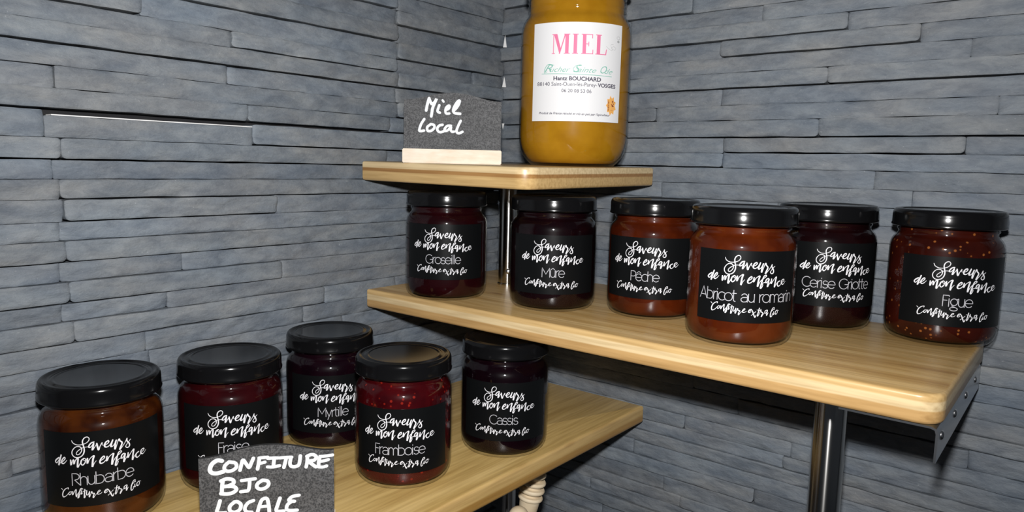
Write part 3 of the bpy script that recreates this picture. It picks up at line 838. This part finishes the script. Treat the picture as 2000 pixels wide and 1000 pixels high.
def miel(ink):
    t, b = 89, 123.3
    def stem(x, w, s=2.2):
        rect(ink, x, t, x + w, b); rect(ink, x - s, t, x + w + s, t + 1.3); rect(ink, x - s, b - 1.3, x + w + s, b)
    stem(1079.2, 1.3); ink.poly([(1080, t), (1086, t), (1093.5, b - 6), (1090.5, b)]); ink.poly([(1089.5, b), (1091.5, b), (1101.5, t), (1099.5, t)])
    rect(ink, 1077, t, 1086, t + 1.3); stem(1100.5, 6.2); stem(1115.2, 6.2)
    stem(1131, 6.2)
    for (y, x) in ((t, 1148.5), (b - 1.3, 1149.5)): rect(ink, 1137, y, x, y + 1.3)
    rect(ink, 1137, 105.3, 1142, 106.6); rect(ink, 1141, 102, 1142.3, 110); rect(ink, 1147.4, t, 1148.7, t + 7); rect(ink, 1148.6, b - 8, 1149.9, b)
    stem(1156, 6.2); rect(ink, 1162, b - 1.3, 1173, b); ink.poly([(1171, b), (1173, b), (1174, b - 10), (1172.8, b - 10)])
honey_ink('large_pink_lettering', miel, M_PINK)
def put(ink, body, x0, x1, yb, h, bold=0.0, shear=0.0, slope=.012):
    V, F = font_text(body, bold, shear)
    mx = min(v[0] for v in V); Mx = max(v[0] for v in V)
    ink.add([(x0 + (v[0] - mx) / (Mx - mx) * (x1 - x0), yb - v[1] / .73 * h + slope * (x0 + (v[0] - mx) / (Mx - mx) * (x1 - x0) - 1120)) for v in V], F)
def scr_(ink):
    put(ink, 'R', 1065, 1080, 155, 14, -.005, .5); put(ink, 'ucher', 1074.5, 1111, 155, 9.5, -.005, .5)
    put(ink, 'S', 1116, 1131, 155, 14, -.005, .5); put(ink, 'ainte', 1123.5, 1157, 155, 9.5, -.005, .5)
    put(ink, 'O', 1164, 1176, 155, 14, -.005, .5); put(ink, 'de', 1171.5, 1186, 155, 9.5, -.005, .5)
    ink.stroke([(1060 + k * 12.5, 157.3 + k * .27, .9) for k in range(11)], cap=False)
    ink.stroke([(1082, 143, .7), (1072, 141, .9), (1066, 148, 1.0), (1065, 156, .8), (1070, 154, .5)])
    ink.stroke([(1128, 144, .7), (1121, 144, .8), (1116, 150, .9), (1122, 155, .8), (1128, 152, .6)])
honey_ink('green_script_lettering', scr_, M_TEAL)
def small(ink):
    put(ink, 'Hantz BOUCHARD', 1081.5, 1166, 169.5, 7.2, .028)
    put(ink, '88140 Saint-Ouen-lès-Parey-', 1052.5, 1159.5, 179.2, 7.0)
    put(ink, 'VOSGES', 1160.5, 1192.5, 179.2, 7.0, .025)
    put(ink, '06 20 08 53 06', 1096.5, 1149.5, 190.5, 6.4)
    put(ink, "Produit de France récolté et mis en pot par l'apiculteur", 1057, 1184.5, 229.6, 4.2, .012, .25)
honey_ink('small_dark_lettering', small, M_DARK)
def badge(ink):
    rnd = random.Random(4); pts = []
    for k in range(18):
        a = 2 * math.pi * k / 18; q = 1.0 if k % 2 else .72
        pts.append((1186 + 9.5 * q * math.cos(a), 211 - 18 * q * math.sin(a)))
    for i in range(18): ink.poly([(1186, 211), pts[i], pts[(i + 1) % 18]])
honey_ink('weight_badge', badge, pm('orange_ink', srgb(238, 176, 96), .6))
def badge_txt(ink):
    V, F = font_text('1 Kg', .02); mx = min(v[0] for v in V); Mx = max(v[0] for v in V)
    ink.add([(1191 + (-v[1] / .73) * -0 - 0 - (v[1] / .73) * 5.2, 220 - (v[0] - mx) / (Mx - mx) * 18) for v in V], F)
    V, F = font_text('POIDS NET', .02); mx = min(v[0] for v in V); Mx = max(v[0] for v in V)
    ink.add([(1182.5 - (v[1] / .73) * 2.6, 220 - (v[0] - mx) / (Mx - mx) * 18) for v in V], F)
honey_ink('badge_lettering', badge_txt, pm('maroon_ink', srgb(120, 44, 36), .6), .0003)
def bee(ink):
    ink.stroke(catmull([(1183, 110, .5), (1186, 107, .5), (1190, 109, .5), (1188, 113, .5)], 4, True), smooth=False, cap=False)
    ink.stroke([(1173, 108, .5), (1178, 112, .5), (1184, 114, .5), (1181, 105, .5), (1186, 104, .5)])
    ink.dot(1194.5, 97.5, 2.2)
    ink.stroke([(1191, 90, .5), (1195, 88.5, .6), (1197, 92, .5), (1194, 94, .5), (1191, 91, .5)])
honey_ink('bee_drawing', bee, pm('grey_ink', srgb(176, 178, 178), .6))

# ------------------------------------------------------------------ chalkboard signs
def sign(loc, ang, Wd, label, strokes, scale_note, wbase=True):
    """board in local x (right), z (up); thickness along y"""
    t = empty('chalkboard_sign', loc, ang); tag(t, label, 'sign', None)
    hs, hp = Wd * .641, Wd * .717
    bz = scale_note
    top = []
    n = 28
    for k in range(n + 1):
        u = -1 + 2 * k / n
        a = abs(u)
        if a > .96: z = hs
        else: z = hs + (hp - hs) * (0.5 + 0.5 * math.cos(math.pi * (a / .96) ** 1.15))
        top.append((u * Wd / 2, z))
    out = [(-Wd / 2, .006)] + [(Wd / 2, .006)] + top[::-1]
    V = []; F = []; m_ = len(out)
    for y in (-.0015, .0015): V += [(a, y, b) for a, b in out]
    F.append(tuple(range(m_))); F.append(tuple(reversed(range(m_, 2 * m_))))
    MI = [0, 0]
    for i in range(m_):
        j = (i + 1) % m_
        F.append((i, m_ + i, m_ + j, j)); MI.append(1)
    b_ = link('board', mesh('board', V, F, [M_CHALK, M_CHALKEDGE], False, MI), t)
    V = []; F = []
    box(V, F, -Wd * .508, Wd * .508, -.009, .009, 0, bz)
    me = mesh('wooden_foot', V, F, M_PALE, False)
    bm = bmesh.new(); bm.from_mesh(me); bmesh.ops.bevel(bm, geom=bm.edges[:], offset=.0007, segments=2, affect='EDGES'); bm.to_mesh(me); bm.free()
    f_ = link('wooden_foot', me, t); f_['label'] = 'pale wooden foot block'
    ink = Ink()
    for st in strokes: ink.stroke(st, sub=5)
    link('handwriting', ink.lay('handwriting', lambda a, b, d=0: (a, -.0017 - d, b), M_PAINT), b_)
    return t

def trace(txt, fn):
    out = []
    for ln in txt.strip().split('\n'):
        w, pts = ln.split(':')
        out.append([(*fn(*map(float, q.split(','))), float(w)) for q in pts.split()])
    return out
t1 = """
.0029:380,380 405,250 440,128
.0029:440,130 470,205 500,245 560,200 597,130 550,240 515,330 500,420 488,500
.0026:655,265 632,330 620,395 668,420
.0022:722,162 745,192
.0024:785,365 850,335 872,285 850,268 800,310 782,375 800,432 868,432
.0023:800,330 845,300
.0027:955,370 1010,320 1060,240 1082,165 1040,180 980,270 950,350 958,400 1000,425 1095,432
.0030:985,310 1050,215
.0026:342,560 275,670 238,790 262,812 338,800
.0026:480,665 410,720 405,780 430,808 500,795 555,735 545,680 480,662
.0026:728,670 655,690 615,755 640,810 690,825 750,805
.0025:905,685 830,690 775,750 780,795 840,780 905,710 900,770 930,810 972,805
.0026:1108,578 1055,690 1022,790 1045,832 1090,835 1150,805
"""
W1 = .0985
k1 = W1 / 184.5
def f1(a, b): return ((800 + a / 11.114 - 884.5) * k1, (323 - (190 + b / 11.114)) * k1)
p1 = on_top(.0985, -.1950)
sg1 = sign(p1, math.atan2(RT.y, RT.x) + math.radians(2), W1, 'chalkboard sign reading Miel Local beside the honey jar', trace(t1, f1), .0142)
sg1.rotation_mode = 'QUATERNION'
sg1.rotation_quaternion = (Matrix.Rotation(TILT * .6, 4, TILT_AX) @ Matrix.Rotation(math.atan2(RT.y, RT.x) + math.radians(2), 4, 'Z')).to_quaternion()

t2 = """
.0031:335,302 270,295 200,350 172,430 195,478 260,490 350,465
.0026:430,320 375,375 370,430 410,458 480,445 532,395 515,335 430,318
.0026:580,445 600,360 622,290 660,340 705,405 735,340 765,265
.0026:822,430 838,340 848,262
.0024:842,262 900,255 965,250
.0024:835,345 880,338 925,325
.0024:965,268 1040,262 1110,262
.0026:1055,265 1042,390
.0024:960,398 1040,400 1130,380
.0024:1130,262 1220,255 1300,252
.0026:1225,258 1208,330 1190,408
.0026:1288,262 1275,350 1300,395 1360,395 1405,360 1422,232
.0026:1505,405 1520,320 1522,235
.0026:1515,240 1590,212 1648,245 1620,300 1545,318 1600,370 1645,405
.0024:1885,222 1800,235 1700,245
.0026:1702,245 1685,330 1685,405
.0024:1700,320 1760,312 1825,292
.0024:1685,405 1745,408 1800,392
.0028:345,598 335,690 330,790
.0028:320,605 400,572 480,590 490,640 420,680 350,690
.0028:400,685 490,690 530,735 480,785 400,802 318,795
.0025:600,602 690,590 790,576
.0026:712,592 708,690 690,755 640,765 590,772
.0027:890,602 825,650 812,705 860,738 930,720 975,670 960,615 890,600
.0027:305,905 280,1000 265,1085 380,1090
.0027:500,930 440,990 440,1060 500,1085 570,1050 590,970 540,925 495,930
.0026:765,910 690,945 645,1020 665,1080 740,1090
.0027:820,1095 850,980 885,900 950,885 975,980 985,1095
.0024:850,1010 975,1000
.0027:1135,882 1105,980 1085,1080 1190,1085
.0026:1405,842 1310,862 1260,920 1340,935
.0026:1300,938 1240,990 1240,1070 1380,1075
"""
A2 = Vector((.1285, -.4876, 0)); B2 = Vector((.1864, -.4125, 0))
W2 = .0948
def f2(a, b):
    px, py = 385 + a / 7.143, 860 + b / 7.143
    ytop = 898 - (px - 388) * 18 / 264.0
    return ((px - 388) / 264.0 * W2 - W2 / 2 - (py - 930) * .000006, W2 * .641 - (py - ytop) * (W2 / 264.0))
mid = (A2 + B2) / 2
sign((mid.x, mid.y, Z3), math.atan2(B2.y - A2.y, B2.x - A2.x), W2, 'chalkboard sign reading Confiture Bio Locale in front of the strawberry jam', trace(t2, f2), .0095)

# ------------------------------------------------------------------ honey dippers in a cup under the bottom shelf
def along(px, py, d): return CAM + (FW + RT * ((px - 1000) / 1409.81) - UP * ((py - 500) / 1409.81)) * d
RH_ = Vector((RT.x, RT.y, 0)).normalized(); TO = Vector((-FW.x, -FW.y, 0)).normalized()
ring_p = along(1036, 970, .748)
knob_p = along(1013, 1008, .712)
FL = -.455
cupc = ring_p - RH_ * .030 + TO * .017; cupc.z = FL
cup = empty('cup', cupc); tag(cup, 'small dark cup holding wooden dippers below the bottom shelf', 'cup')
link('cup_body', lathe('cup_body', [(0, 0), (.026, 0), (.030, .002), (.0355, .083), (.0368, .084), (.0368, .082), (.0340, .080), (.0285, .006), (0, .005)], pm('dark_ceramic', (.03, .03, .035), .3), 48), cup)
def dipper(top, foot, label, mk):
    d = top - foot; Ln = d.length
    t = empty('honey_dipper', foot); tag(t, label, 'honey dipper', None)
    t.rotation_mode = 'QUATERNION'
    t.rotation_quaternion = d.to_track_quat('Z', 'Y')
    for nm, pr in mk(Ln): link(nm, lathe(nm, pr, M_DIPPER, 40, 40), t)
def ringed(Ln):
    pr = [(0, Ln - .034), (.0045, Ln - .034), (.0070, Ln - .031), (.0088, Ln - .020), (.0102, Ln - .008), (.0107, Ln - .0032), (.0095, Ln - .0026)]
    for k in range(4):
        z = Ln + .0084 * k; r = (.0130, .0134, .0132, .0120)[k]
        pr += [(.0086, z - .0024), (r - .0010, z - .0020), (r, z - .0008), (r, z + .0008), (r - .0010, z + .0020), (.0086, z + .0024)]
    pr += [(0, Ln + .029)]
    return [('handle', [(0, 0), (.0036, 0), (.0042, .001), (.0042, Ln - .033), (0, Ln - .0330)]), ('ringed_head', pr)]
def knobbed(Ln):
    kn = [(0, Ln - .0105)] + [(.0100 * math.cos(math.radians(a)), Ln + .0098 * math.sin(math.radians(a))) for a in range(-65, 90, 12)] + [(0, Ln + .0098)]
    return [('handle', [(0, 0), (.0036, 0), (.0042, .001), (.0042, Ln - .012), (.0055, Ln - .0095), (0, Ln - .0095)]), ('knob', kn)]
dirn = (RH_ * .16 + Vector((0, 0, 1))).normalized()
def foot_of(top): return top - dirn * ((top.z - FL - .0065) / dirn.z)
dipper(ring_p, foot_of(ring_p), 'wooden honey dipper with ringed head, leaning beside the post below the bottom shelf', ringed)
dipper(knob_p, foot_of(knob_p), 'round wooden knob of a dipper in front of the ringed one', knobbed)
